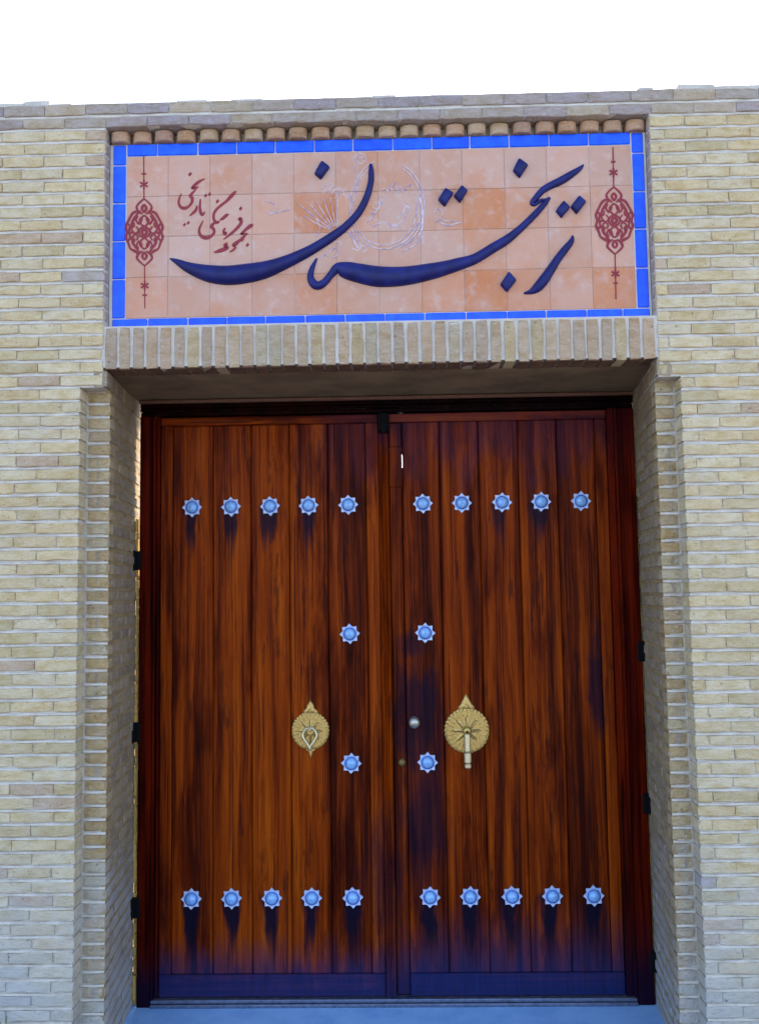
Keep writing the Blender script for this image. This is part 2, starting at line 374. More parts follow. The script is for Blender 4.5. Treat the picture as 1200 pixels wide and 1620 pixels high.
for k in range(0, 72):
    ph = .0783*(k % 2)+rnd.uniform(-.008, .008); zt = (zc(k)+zc(k-1))/2
    kind = 'top' if k < 2 else 'face'
    if k < 2: course_run(k, -XW, XW, ph, kind=kind)
    else:
        xl = -1.0265 if zt > 2.339 else -1.108; xr = 1.0045 if zt > 2.339 else 1.077
        if abs(zt-2.363) < .02: xl, xr = -1.0265, 1.002
        course_run(k, -XW, xl+.001, -1.259+ph); course_run(k, xr-.001, XW, 1.127+ph)
    if zt < 2.339:                                              # recessed strips beside the opening and the jambs
        z0, z1 = zc(k), zc(k-1); H = z1-z0-.0142
        for sg, xa, xb in ((-1, -1.0985, -1.0175), (1, 1.0025, 1.0685)):
            put_brick(xb-xa, H+rnd.uniform(-.002, .002), .05, Vector(((xa+xb)/2, .07+rnd.uniform(-.0015, .0015), (z0+z1)/2)), 0, wall_tint('strip'))
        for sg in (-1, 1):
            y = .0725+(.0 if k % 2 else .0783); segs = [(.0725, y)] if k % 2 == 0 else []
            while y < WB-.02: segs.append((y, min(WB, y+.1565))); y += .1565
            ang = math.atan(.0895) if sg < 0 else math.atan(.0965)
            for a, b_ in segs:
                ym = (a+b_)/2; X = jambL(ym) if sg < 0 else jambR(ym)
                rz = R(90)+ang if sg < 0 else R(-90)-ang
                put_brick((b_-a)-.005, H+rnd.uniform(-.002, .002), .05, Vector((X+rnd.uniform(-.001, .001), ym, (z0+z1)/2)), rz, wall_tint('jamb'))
n = 40
for i in range(n):                                             # upright bricks over the opening
    xa = -1.0205+i*(2.015/n)
    put_brick(.1515+rnd.uniform(-.002, .002), .0395+rnd.uniform(-.003, .003), .105, Vector((xa+.0252, .001+rnd.uniform(-.0015, .0015), 2.4815+rnd.uniform(-.0015, .0015))), 0, wall_tint('soldier'), True)
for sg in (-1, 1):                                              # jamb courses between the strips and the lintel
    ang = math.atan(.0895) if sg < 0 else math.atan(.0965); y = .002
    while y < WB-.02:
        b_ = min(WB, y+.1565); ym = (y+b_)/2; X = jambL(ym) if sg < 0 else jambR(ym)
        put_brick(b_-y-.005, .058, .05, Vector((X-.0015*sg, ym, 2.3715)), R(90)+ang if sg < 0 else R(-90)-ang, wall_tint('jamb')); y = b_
for k in range(2, 17):                                          # brick ends in the sides of the sign niche
    z0, z1 = zc(k), zc(k-1)
    for sg, X in ((-1, -1.0218), (1, .9998)):
        put_brick(.047, z1-z0-.010, .03, Vector((X, .0285, (z0+z1)/2)), R(90)*-sg, rnd.choice([(.42, .33, .26), (.38, .30, .25), (.46, .37, .28)]))
BR.sort(key=lambda t: -t[5])
sv, sf, sc_ = [], [], []
for i, (L, H, D, Mx, t, A) in enumerate(BR):
    me = brick_mesh(L, H, D, i % 5)
    if i < 300:
        ob = link('brick', me, wall, color=t); ob.matrix_local = Mx
    else:
        k0 = len(sv); sv += [(Mx @ v.co)[:] for v in me.vertices]
        for p in me.polygons: sf.append(tuple(q+k0 for q in p.vertices)); sc_.append(t)
me = bpy.data.meshes.new('brickwork'); me.from_pydata(sv, [], sf); me.materials.append(M_BRICKS)
at_ = me.color_attributes.new('tint', 'FLOAT_COLOR', 'CORNER'); li = 0; buf = []
for p, t in zip(me.polygons, sc_): buf += [*t, 1]*p.loop_total
at_.data.foreach_set('color', buf)
tag(link('brickwork', me, wall), kind='stuff')

# weather-struck joints: each slopes from deep under a brick to flush over the next one
jv = []; jf = []
def joint(k, xa, xb, y=0.):
    z = zc(k); m = max(2, int((xb-xa)/.05)); k0 = len(jv)
    for i in range(m+1):
        x = xa+(xb-xa)*i/m; d = rnd.uniform(-.0012, .0012); e = rnd.uniform(-.0008, .0012)
        jv.extend([(x, y+.0240, z+.0098), (x, y+.0130+e, z+.0060+d), (x, y+.0026+e, z+.0030+d), (x, y+.0012+e, z-.0040+d), (x, y+.0060, z-.0070)])
    for i in range(m):
        for q in range(4): jf.append((k0+i*5+q, k0+i*5+q+1, k0+i*5+q+6, k0+i*5+q+5))
for k in range(0, 71):
    if k == 0 or k == 70: joint(k, -XW, XW) if k == 0 else None
    elif k == 1: joint(k, -XW, -1.0265); joint(k, 1.0045, XW)
    elif zc(k) > 2.35: joint(k, -XW, -1.0265); joint(k, 1.0045, XW)
    else:
        joint(k, -XW, -1.1095); joint(k, 1.0785, XW)
        if zc(k) < 2.33: joint(k, -1.104, -1.0195, .07); joint(k, 1.0045, 1.0735, .07)
me = mesh('mortar_joints', jv, jf, M_JOINT); tag(link('mortar_joints', me, wall), kind='stuff')
# mortar facing of the two jambs, under their bricks
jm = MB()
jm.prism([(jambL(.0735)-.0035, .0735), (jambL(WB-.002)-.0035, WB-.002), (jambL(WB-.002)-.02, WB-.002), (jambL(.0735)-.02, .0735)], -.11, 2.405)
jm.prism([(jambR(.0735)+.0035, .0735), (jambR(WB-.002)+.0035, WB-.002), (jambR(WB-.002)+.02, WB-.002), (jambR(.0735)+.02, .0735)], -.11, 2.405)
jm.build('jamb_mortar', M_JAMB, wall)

# rough mortar bed and chips along the top of the wall
cap = MB(); x = -XW
while x < XW:
    L = rnd.uniform(.05, .20); h = rnd.choice([.0, .004, .007, .011, .014])
    if -.40 < x < .22 or x > .90 or x < -1.15: h += .006
    if h > .002:
        q = MB().box(x, x+L, .01+rnd.uniform(0, .02), WB-.02, 3.422, 3.4255+h, .003)
        q.v = [(a+rnd.uniform(-.003, .003), b_, c+(rnd.uniform(-.003, .002) if c > 3.426 else 0)) for a, b_, c in q.v]; cap.add(q.v, q.f)
    x += L
tag(cap.build('mortar_cap', M_MORTAR, wall), kind='stuff')

# half-round bricks under the overhang at the top of the niche
n = 24; pitch = (1.0025+1.0245)/n
def dentil_mesh(var):
    q = random.Random(var); mb = MB(); r = pitch*.415; pts = []
    for i in range(9):
        a = math.pi*i/8; sp = lambda t: math.copysign(abs(t)**.85, t); pts.append((-r*sp(math.cos(a))+q.uniform(-.001, .001), -r*.72*sp(math.sin(a))))
    pts += [(r, .036), (-r, .036)]
    m = len(pts); h = .041
    sh = lambda z, k: [(x*k, y*k+(.002 if k < 1 else 0), z) for x, y in pts]
    mb.add(sh(0, .94)+sh(.004, 1)+sh(h-.004, 1)+sh(h, .94), [tuple(range(m)), tuple(range(3*m, 4*m))]+[(r_*m+i, r_*m+(i+1) % m, (r_+1)*m+(i+1) % m, (r_+1)*m+i) for r_ in range(3) for i in range(m)])
    return mesh('dentil', mb.v, mb.f, M_BRICK)
dm = [dentil_mesh(i) for i in range(4)]
for i in range(n):
    link('dentil', dm[i % 4], wall, (-1.0245+(i+.5)*pitch+rnd.uniform(-.002, .002), 0.054+rnd.uniform(-.003, .003), 3.2858+rnd.uniform(-.0015, .0015)), (0, 0, rnd.uniform(-.05, .05)), rnd.choice([(.47, .29, .18), (.43, .27, .17), (.40, .25, .18), (.48, .34, .22)]))

# soffit under the lintel
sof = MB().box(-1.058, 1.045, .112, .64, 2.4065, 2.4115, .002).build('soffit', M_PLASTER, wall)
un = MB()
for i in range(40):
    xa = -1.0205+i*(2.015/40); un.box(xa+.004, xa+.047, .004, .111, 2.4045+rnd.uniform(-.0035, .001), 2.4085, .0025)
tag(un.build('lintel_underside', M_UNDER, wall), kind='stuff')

# ------------------------------------------------------------------ tiled sign panel
SY = .0534                                                     # face of the tiles
sign = MB().box(-1.0225, 1.0005, SY+.003, .0845, 2.5685, 3.2865, .002).build('sign_panel', M_GROUT)
tag(sign, 'terracotta tile sign with blue tile border and dark blue calligraphy over the wooden doors', 'sign')
def slab(name, x0, x1, z0, z1, mat, d=.012, c=.002, col=None, y=SY):
    cx_, cz_ = (x0+x1)/2, (z0+z1)/2
    q = MB().box(x0-cx_, x1-cx_, 0, d, z0-cz_, z1-cz_, c)
    ob = q.build(name, mat, sign, loc=(cx_+rnd.uniform(-.0008, .0008), y+rnd.uniform(-.0006, .0008), cz_), color=col)
    ob.rotation_euler = (rnd.uniform(-.004, .004), rnd.uniform(-.003, .003), rnd.uniform(-.004, .004)); return ob
X0, X1, Z0, Z1 = -.9575, .9435, 2.609, 3.236
orange = {(4, 1): 1., (7, 1): .3, (8, 1): .9, (8, 3): .9, (9, 3): .55, (7, 3): .55, (11, 3): .85, (4, 3): .5, (9, 1): .35, (5, 0): .4, (0, 3): .45, (3, 3): .3, (5, 1): .45, (6, 2): .3, (8, 2): .35, (6, 0): .35, (9, 2): .25, (1, 3): .2, (10, 3): .2}
for r_ in range(4):
    for c_ in range(12):
        a = X0+(X1-X0)*c_/12; b_ = X0+(X1-X0)*(c_+1)/12; zt = Z1-(Z1-Z0)*r_/4; zb = Z1-(Z1-Z0)*(r_+1)/4
        k = orange.get((c_, r_), rnd.uniform(0, .22)); q = rnd.uniform(.94, 1.05)
        col = tuple(q*(p*(1-k)+o_*k) for p, o_ in zip((.55, .325, .235), (.53, .185, .065)))
        slab('tile', a+.0008, b_-.0008, zb+.0008, zt-.0008, M_TILE, col=col, c=.001)
gp = .002
xs = [at(q, 240, SY)[0] for q in (199, 249, 313, 374, 435, 497, 558, 621, 683, 743, 805, 868, 931, 994)]; xs[0] = -.958; xs[-1] = .944
for a, b_ in zip(xs, xs[1:]): slab('border_tile', a+gp, b_-gp, 3.2385, 3.2845, M_BLUE, .014, .003, y=SY-.002)
xs = [at(q, 508, SY)[0] for q in (178, 234, 297, 359, 420, 483, 546, 609, 672, 737, 802, 864, 928, 985, 1028)]; xs[0] = -1.009; xs[-1] = .992
for a, b_ in zip(xs, xs[1:]): slab('border_tile', a+gp, b_-gp, 2.577, 2.6065, M_BLUE, .014, .003, y=SY-.002)
zs = [3.2845]+[at(190, q, SY)[1] for q in (262, 322, 382, 442)]+[2.609]
for a, b_ in zip(zs, zs[1:]): slab('border_tile', -1.009, -.9615, b_+gp, a-gp, M_BLUE, .014, .003, y=SY-.002)
zs = [3.2845]+[at(1010, q, SY)[1] for q in (242, 303, 362, 424)]+[2.609]
for a, b_ in zip(zs, zs[1:]): slab('border_tile', .9475, .990, b_+gp, a-gp, M_BLUE, .014, .003, y=SY-.002)

def spline(pts, n=6):
    out = []
    for i in range(len(pts)-1):
        p0, p1, p2, p3 = pts[max(i-1, 0)], pts[i], pts[i+1], pts[min(i+2, len(pts)-1)]
        for j in range(n):
            t = j/n
            out.append(tuple(.5*(2*b_+(c-a)*t+(2*a-5*b_+4*c-d)*t*t+(3*b_-a-3*c+d)*t**3) for a, b_, c, d in zip(p0, p1, p2, p3)))
    out.append(tuple(pts[-1])); return out
PXM = (CAM.y*-1+SY)/F_PX*1.005
STROKES = [0]
def stroke(mb, pts, h, y=SY, n=6, prof=9, flat=False):
    """a raised brush stroke: photo pixels (x, y, width) on the sign face, rounded section of height h"""
    if flat: STROKES[0] += 1; h += (STROKES[0] % 23)*.00006
    P = spline(pts, n); Q = [Vector(at(a, b_, SY)) for a, b_, _ in P]; W = [max(.6, c)*PXM/2 for _, _, c in P]; v = []; f = []; m = len(P)
    for i in range(m):
        t = Q[min(i+1, m-1)]-Q[max(i-1, 0)]; t.normalize(); nn = Vector((-t.y, t.x))
        for q in range(prof):
            u = q/(prof-1)*2-1; g_ = math.sin(u*math.pi/2)
            hh = h if flat else h*min(1, (W[i]/.034)**.8)*max(0, 1-abs(g_)**2.6)**.5
            p = Q[i]+nn*g_*W[i]; v.append((p.x, y-hh, p.y))
    for i in range(m-1):
        for q in range(prof-1): f.append((i*prof+q, i*prof+q+1, (i+1)*prof+q+1, (i+1)*prof+q))
    if flat:                                                    # thickness of the paint film
        k0 = len(v); v += [(a, y+.002, c) for a, _, c in v]
        f += [tuple(k0+i for i in q) for q in f]
        for i in range(m-1):
            for q in (0, prof-1): f.append((i*prof+q, (i+1)*prof+q, k0+(i+1)*prof+q, k0+i*prof+q))
    mb.add(v, f)
def relief(mb, corners, h, y=SY):
    Q = [Vector(at(a, b_, SY)) for a, b_ in corners]; c = sum(Q, Vector((0, 0)))/len(Q); ring = []
    for i, p in enumerate(Q):
        a, b_ = Q[i-1], Q[(i+1) % len(Q)]; ring += [p+(a-p)*.16, p-(p-c)*.05, p+(b_-p)*.16]
    v = []; m = len(ring)
    for k, hh in ((1, -.001), (.99, h*.45), (.86, h*.86), (.55, h)):
        v += [((c+(p-c)*k).x, y-hh, (c+(p-c)*k).y) for p in ring]
    mb.add(v, [(r_*m+i, r_*m+(i+1) % m, (r_+1)*m+(i+1) % m, (r_+1)*m+i) for r_ in range(3) for i in range(m)]+[tuple(range(3*m, 4*m))])
LET = [
 [(269,409,2),(280,414,9),(300,424,18),(330,433,28),(360,436,32),(390,433,32),(420,427,28),(450,416,22),(480,402,18),(500,391,16),(522,377,15),(545,360,13),(566,338,12),(579,314,11),(586,290,10),(587,272,9),(586,260,5)],
 [(501,409,3),(494,424,8),(491,438,11),(496,449,14),(504,452,14),(514,446,12),(524,434,12),(534,425,18),(548,428,28),(570,433,32),(600,438,34),(640,437,31),(680,430,27),(705,424,23),(722,419,21),(750,410,17),(780,392,16),(800,380,15),(820,364,12),(840,345,11),(855,329,10),(864,318,8),(869,313,4)],
 [(922,261,3),(915,268,8),(900,278,12),(885,287,13),(868,295,12),(857,302,11),(848,312,10),(841,321,8),(845,324,6),(854,318,6),(862,316,4)],
 [(905,373,3),(903,382,9),(892,396,12),(880,412,13),(869,429,15),(858,445,17),(848,456,15),(838,462,8),(828,464,3)]]
for s_ in LET:
    mb = MB(); stroke(mb, s_, .030); ob = mb.build('letter_stroke', M_INK, sign, True)
DOT = [[(509,255),(522,265),(507.5,285),(497,276)], [(820,251),(835,262),(821,283),(810,271)],
       [(704,298),(717,306),(703,328),(692,317)], [(730,294),(739.5,302),(727,322),(717,311)],
       [(890.5,318),(901,329),(887,346),(877.5,334.5)], [(915,310),(926.5,320),(911,340),(901,328)],
       [(804,430),(816.5,444),(801,463),(790,451)]]
for d in DOT:
    mb = MB(); relief(mb, d, .020); mb.build('letter_dot', M_INK, sign, True)
# small red inscription
def z8(l): return [(260+a/7.5, 260+b_/7.5, c/7.5*1.45) for a, b_, c in l]
INS = [[(480,170,10),(400,215,26),(345,265,26),(330,288,20),(370,280,18),(405,268,12)], [(385,285,10),(345,330,18),(310,372,28),(330,400,28),(328,450,24),(290,500,22),(240,522,30),(195,507,26),(172,460,20),(180,400,16),(205,345,8)],
 [(430,412,12),(422,500,20),(430,565,26),(447,600,22),(470,582,16),(477,560,8)], [(387,490,12),(377,540,24),(340,580,22),(298,612,8)],
 [(850,318,14),(800,370,32),(740,435,24),(670,490,22),(620,535,22),(588,590,22),(588,650,22),(618,692,28),(655,675,16)], [(762,590,10),(735,607,28),(690,645,24),(658,662,12)],
 [(600,690,18),(558,735,28),(585,770,26),(590,812,22),(550,857,26),(485,872,30),(430,842,26),(413,780,20),(435,720,14),(462,668,8)],
 [(720,755,14),(703,800,22),(720,828,28),(738,800,12)], [(880,665,24),(905,640,24),(912,690,28),(880,738,26),(830,790,24),(770,840,20),(703,892,8)],
 [(1052,713,14),(1020,732,32),(970,770,24),(920,820,22),(906,830,14),(945,824,12),(990,822,12)], [(975,825,14),(945,855,22),(915,895,32),(890,905,22),(850,940,36),(818,962,26),(845,985,14),(820,1015,18),(775,1042,10)],
 [(750,938,22),(712,962,22),(750,985,28),(700,1012,36),(640,1032,30),(588,1046,8)]]
ins = MB()
for s_ in INS: stroke(ins, z8(s_), .0012, n=4, prof=3, flat=True)
for cx_, cy_, w_, h_ in ((305,118,26,30),(490,370,22,26),(537,352,22,26),(240,717,22,26),(285,695,22,26),(630,440,25,30),(905,525,24,30),(985,957,24,28)):
    x_, y_ = 260+cx_/7.5, 260+cy_/7.5; a, b_ = w_/7.5, h_/7.5
    relief(ins, [(x_+a*.25, y_-b_), (x_+a, y_-b_*.1), (x_-a*.2, y_+b_), (x_-a, y_+b_*.1)], .0012)
ins.build('small_inscription', M_RED, sign)
# red medallions
def medallion(cx_, cy_, lean, top, bot, fl_t, fl_b):
    mb = MB()
    def st(l, wd=2.0, both=True, n=4):
        for sg in ((1, -1) if both else (1,)):
            stroke(mb, [(cx_+sg*a+lean*b_, cy_+b_, (c if c else wd)*1.35) for a, b_, c in l], .0012, n=n, prof=3, flat=True)
    W = 0
    st([(0,-53,1.6),(7,-47,2.2),(12,-40,2.4),(11,-34,2.6),(18,-30,3.2),(24,-20,2.6),(29,-9,3.0),(27,0,2.6),(29,8,3.0),(25,18,2.6),(22,26,2.4),(15,30,3.4),(11,34,2.4),(12,41,2.6),(6,48,2.2),(0,53,1.6)])
    st([(0,-44,2.4),(3.5,-38,3.2),(0,-31,2.4)], 2.6); st([(0,44,2),(3.5,38,3),(0,31,2.2)], 2.4)
    st([(6,-34,1.6),(13,-26,2.6),(19,-15,3.2),(20,-4,2.2),(14,2,2.2),(9,-3,2.0),(13,-9,1.8)])
    st([(6,34,1.6),(12,26,2.6),(18,17,3.2),(19,8,2.0),(14,3,2.2),(10,8,2.0),(13,13,1.8)])
    st([(0,-27,2.2),(7,-20,2.6),(5,-13,2.2),(0,-9,2.4)]); st([(0,27,2.2),(7,20,2.6),(5,13,2.2),(0,9,2.4)])
    st([(0,-6,3.6),(4,0,3.6),(0,6,3.6)]); st([(22,-12,2.0),(24,-2,2.6),(22,10,2.0)]); st([(8,-12,1.8),(13,-19,2.4),(10,-26,1.8)]); st([(8,13,1.8),(12,20,2.2),(9,26,1.8)])
    st([(12,-40,2.0),(9,-33,2.6),(3,-29,2.0)]); st([(12,41,2.0),(9,34,2.6),(3,30,2.0)]); st([(26,-14,2),(21,-8,2.6),(16,-10,2),(16,-15,1.6)]); st([(26,14,2),(21,9,2.6),(16,11,2),(16,16,1.6)])
    st([(3,-22,1.8),(6,-16,2.2),(11,-15,1.8)]); st([(3,22,1.8),(6,16,2.2),(11,15,1.8)]); st([(27,0,2),(21,1,2.6),(16,-1,2.0)]); st([(0,-9,2.4),(6,-6,2.2),(9,0,2.4),(6,6,2.2),(0,9,2.4)])
    st([(0,-53,1.3),(0,top-cy_,1.2)], both=False); st([(0,53,1.3),(0,bot-cy_,1.2)], both=False)
    for fy, bar in ((fl_t, -17), (fl_b, 15)):
        fy -= cy_
        for k in range(6):
            a = math.pi*(k/3+1/6); st([(1.2*math.cos(a), fy+1.2*math.sin(a), 1.8), (7*math.cos(a), fy+7*math.sin(a), 2.4)], both=False, n=2)
        st([(-3.6, fy+bar, 1.8), (3.6, fy+bar, 1.8)], both=False, n=2)
    return mb.build('medallion', M_RED, sign)
medallion(228.5, 367.5, .008, 246, 488, 292, 452)
medallion(971.0, 349.0, .020, 233, 473, 273, 433)
# faint line drawing of a scrolled round emblem behind the writing
em = MB()
def el(l, wd=1.4): stroke(em, [(a, b_, (wd if len(q) == 0 else q[0])*1.0) for a, b_, *q in l], .0009, n=4, prof=3, flat=True)
def arc(cx_, cy_, r, a0, a1, wd=1.4, n=14, ry=None):
    el([(cx_+r*math.cos(R(a0+(a1-a0)*i/n)), cy_+(ry or r)*math.sin(R(a0+(a1-a0)*i/n))) for i in range(n+1)], wd)
arc(607, 325, 64, -62, 66, 1.5, ry=72); arc(607, 325, 60, -60, 62, 1.3, ry=67); arc(607, 328, 57, 20, 120, 1.3, ry=66); arc(607, 328, 52, -20, 118, 1.3, ry=60)
arc(612, 325, 58, 118, 250, 1.3, ry=74); arc(612, 325, 54, 122, 246, 1.1, ry=69)
el([(663,312),(668,335),(667,362),(661,376)], 3.2); el([(552,366),(558,378),(566,392)], 2.6); el([(556,362),(563,376),(570,388)], 1.6)
for k in range(6):
    el([(604+k*8, 300+6*math.sin(k*2.1)), (609+k*8, 294+5*math.cos(k*1.7)), (613+k*8, 303+4*math.sin(k))], 1.3)
for k in range(5):
    el([(580+k*5, 352-k*7), (588+k*5, 345-k*7), (590+k*5, 338-k*7), (584+k*5, 336-k*7)], 1.3)
el([(588,360),(605,352),(625,356),(640,345),(645,330),(636,322)], 1.2); el([(628,345),(636,338),(642,326),(648,330)], 1.8); el([(612,360),(624,357),(634,361)], 1.8)
for k in range(7):                                              # wing of the left scroll
    a = R(196+k*14); el([(532+10*math.cos(a), 366+8*math.sin(a)), (528+30*math.cos(a), 360+26*math.sin(a)), (526+48*math.cos(a), 352+40*math.sin(a))], 1.2)
el([(470,322),(485,333),(500,346),(506,362),(500,374)], 1.2); el([(420,318),(432,322),(438,330),(430,338),(422,333)], 1.2); el([(425,340),(440,336),(458,332)], 1.1)
el([(685,338),(692,330),(700,336),(694,348),(687,352)], 1.3); el([(696,352),(708,357),(720,354),(728,352)], 1.8); el([(694,346),(706,350),(722,350)], 1.2)
arc(570, 252, 9, 150, 390, 1.3); arc(570, 254, 5, 0, 330, 1.4); el([(520,400),(530,392),(537,396),(533,404),(526,408)], 1.4); el([(508,410),(514,402),(520,406)], 1.3); el([(528,384),(538,382),(537,392)], 1.3)
el([(556,392),(566,396),(572,388),(580,394),(574,399)], 1.5); el([(636,398),(648,392),(660,384),(668,372)], 1.8); el([(630,392),(644,386),(655,378)], 1.2)
for k in range(4): el([(508+k*7, 300+k*5), (516+k*7, 293+k*4), (526+k*6, 292+k*4), (520+k*6, 302+k*4)], 1.0)
el([(560,262),(566,290),(560,318)], 1.1); el([(548,300),(556,320),(552,340)], 1.1)
em.build('round_emblem', M_LINE, sign)

# ------------------------------------------------------------------ door frame
DY = .584                                                      # face of the planks
frame = empty('door_frame', (0, .60, -.085))
tag(frame, 'dark wooden door frame with stepped moulding set back in the brick opening', 'door frame')
def bar(name, mat, parts, parent, smooth=False):
    mb = MB()
    for q in parts: mb.box(*q)
    ob = mb.build(name, mat); c = [sum(v[i] for v in mb.v)/len(mb.v) for i in (0, 1)]+[0]
    for v in ob.data.vertices: v.co -= Vector(c)
    ob.parent = parent; ob.location = Vector(c)-parent.location
    return ob
ZT = 2.3985
bar('frame_post', M_FRAME, [(-1.0405, -.985, .562, .634, -.085, 2.334, .004), (-.984, -.972, .556, .634, -.054, 2.334, .004), (-.971, -.958, .570, .634, -.054, 2.334, .003)], frame)
bar('frame_post', M_FRAME, [(.975, 1.0435, .562, .634, -.085, 2.334, .004), (.962, .974, .556, .634, -.054, 2.334, .004), (.932, .961, .570, .634, -.054, 2.334, .003)], frame)
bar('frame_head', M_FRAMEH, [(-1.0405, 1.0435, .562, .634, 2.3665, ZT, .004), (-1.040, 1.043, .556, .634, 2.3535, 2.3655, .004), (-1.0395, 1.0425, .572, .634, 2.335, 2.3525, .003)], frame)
bar('frame_lip', M_LIP, [(-1.044, 1.047, .548, .561, 2.386, 2.4015, .003)], frame)
bar('frame_sill', M_SILL, [(-.984, .974, .552, .634, -.085, -.071, .003), (-.9835, .9735, .560, .634, -.070, -.056, .003)], frame)
for x, y in ((218, 887), (216, 1158), (215, 1435), (1013.5, 1030), (1021.5, 1270), (1033, 1520)):
    X, Z = at(x, y, .575); s = -1 if x < 600 else 1
    bar('hinge', M_IRON, [(X-.018, X+.020, .556, .60, Z-.040, Z+.040, .005), (X+s*.010-.007, X+s*.010+.007, .542, .5555, Z-.043, Z+.043, .004)], frame)
# added mortar filler beside the frame, coloured gold for the sunlight in the gaps
fm = MB(); z = -.0845
while z < 1.86:
    h = rnd.uniform(.02, .06); xl = jambL(.60); e = .004 if z < 1.2 else .004+.010*(z-1.2)
    fm.box(xl+.0015, -1.042-e-rnd.uniform(0, .003), .574+rnd.uniform(0, .016), .615, z, z+h-.0008, .002); z += h
z = -.07
while z < 2.33:
    h = rnd.uniform(.02, .07); xr = jambR(.60)
    fm.box(1.0445, xr-.0012+rnd.uniform(-.001, .0005), .572+rnd.uniform(0, .014), .62, z, z+h-.0008, .0015); z += h
gm = tag(fm.build('gap_sun_fill', M_GAPSUN, frame), kind='stuff'); gm.location = -frame.location

# ------------------------------------------------------------------ door leaves
def star_meshes():
    mb = MB(); N = 48; v = []; f = []
    def rad(a):
        t = (a/(math.pi/4)) % 1.0; t = abs(t-.5)*2             # 1 at the points
        return .0325+.0105*t**1.5
    rings = [(1., .0), (1., .0045), (.94, .0075), (.76, .0068), (.70, .005)]
    for k, h in rings:
        for i in range(N):
            a = 2*math.pi*i/N; r_ = rad(a-math.pi/2) if k > .85 else .033*k/.8
            v.append((r_*k*math.cos(a) if k > .85 else r_*math.cos(a), -h, (r_*k if k > .85 else r_)*math.sin(a)))
    m = len(rings)
    f = [(j*N+i, j*N+(i+1) % N, (j+1)*N+(i+1) % N, (j+1)*N+i) for j in range(m-1) for i in range(N)]+[tuple(range((m-1)*N, m*N))]
    mb.add(v, f); n0 = len(mb.f)
    mb.lathe([(.0275, .004), (.0275, .0070), (.0255, .0078), (.0240, .006)], 24)
    a = mesh('star_stud', mb.v, mb.f, M_STUD); a.materials.append(M_COLLAR)
    for p in a.polygons:
        c = p.center
        if p.index >= n0: p.material_index = 1
    d = MB().lathe([(.0232, .005), (.0232, .0095), (.0205, .0160), (.0150, .0205), (.0080, .0228), (.0045, .0232), (.0038, .0245), (.0015, .0250)], 20)
    return a, mesh('boss', d.v, d.f, M_BOSS, True)
STAR, BOSS = star_meshes()
def stud(leaf, X, Z):
    s = link('star_stud', STAR, leaf, Vector((X, DY, Z))-leaf.location, (0, rnd.uniform(-.06, .06), 0)); link('boss', BOSS, s, (0, 0, 0)); return s
ZB, ZH = .036, 2.293
leafL = empty('door_leaf', (-.955, .60, -.055)); tag(leafL, 'wooden door leaf with brass ring knocker and ribbed cover strip along its edge', 'door', 'door leaves of the gateway')
leafR = empty('door_leaf', (.930, .60, -.055)); tag(leafR, 'wooden door leaf with the brass bar knocker, round knob and keyhole', 'door', 'door leaves of the gateway')
def plank(leaf, x0, x1, z0=ZB, z1=ZH):
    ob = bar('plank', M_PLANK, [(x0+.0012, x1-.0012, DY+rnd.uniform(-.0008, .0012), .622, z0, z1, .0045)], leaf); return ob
XL = [-.9055, -.7345, -.5725, -.410, -.248, -.0855]
for a, b_ in zip(XL, XL[1:]): plank(leafL, a, b_)
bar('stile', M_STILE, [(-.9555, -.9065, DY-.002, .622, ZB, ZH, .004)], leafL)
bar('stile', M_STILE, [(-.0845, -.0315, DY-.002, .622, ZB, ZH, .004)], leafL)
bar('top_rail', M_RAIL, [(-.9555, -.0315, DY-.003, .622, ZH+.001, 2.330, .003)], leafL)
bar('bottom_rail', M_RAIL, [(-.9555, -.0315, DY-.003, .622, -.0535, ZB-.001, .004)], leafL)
bar('light_stop_board', M_STILE, [(-.955, -.0315, .623, .6345, -.053, 2.329, .001), (-.975, -.0310, .6355, .643, -.054, 2.350, .001)], leafL)  # unseen boards added to stop sun leaking between the planks
# ribbed strip that covers the meeting of the leaves
mb = MB(); prof = [(-.0305, .60), (-.0305, .575), (-.024, .567), (-.016, .572), (-.0095, .562), (-.0025, .572), (.006, .567), (.0115, .575), (.0115, .60)]
m = len(prof); zz = -.052; rows = []
while zz < 2.245: rows.append(zz); zz += .0085
v = []
for i, z in enumerate(rows):
    for j, (x, y) in enumerate(prof): v.append((x, y+(.0016 if (i % 2 and 2 < j < 6) else 0), z))
mb.add(v, [(i*m+j, i*m+j+1, (i+1)*m+j+1, (i+1)*m+j) for i in range(len(rows)-1) for j in range(m-1)]+[tuple(range(m)), tuple(range((len(rows)-1)*m, len(rows)*m))])
ob = mb.build('cover_strip', M_STILE, leafL); ob.location = -leafL.location
bar('bolt_box', M_IRON, [(-.032, .016, .556, .60, 2.252, 2.332, .005), (-.018, .004, .551, .5555, 2.244, 2.30, .002)], leafL)
XR = [.0685, .2265, .392, .558, .7215, .8815]
for a, b_ in zip(XR, XR[1:]): plank(leafR, a, b_)
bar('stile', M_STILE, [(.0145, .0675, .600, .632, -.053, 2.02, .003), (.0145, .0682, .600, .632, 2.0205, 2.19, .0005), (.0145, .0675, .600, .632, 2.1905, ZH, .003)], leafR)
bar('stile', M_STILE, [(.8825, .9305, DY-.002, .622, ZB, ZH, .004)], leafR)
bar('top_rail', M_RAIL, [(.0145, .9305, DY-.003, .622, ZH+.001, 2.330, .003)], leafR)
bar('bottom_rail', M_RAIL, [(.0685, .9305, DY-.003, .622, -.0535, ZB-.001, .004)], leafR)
bar('light_stop_board', M_STILE, [(.0735, .930, .623, .6345, -.053, 2.329, .001), (.0740, .95, .6355, .643, -.054, 2.350, .001)], leafR)  # added light stops behind this leaf too, open only at the slit
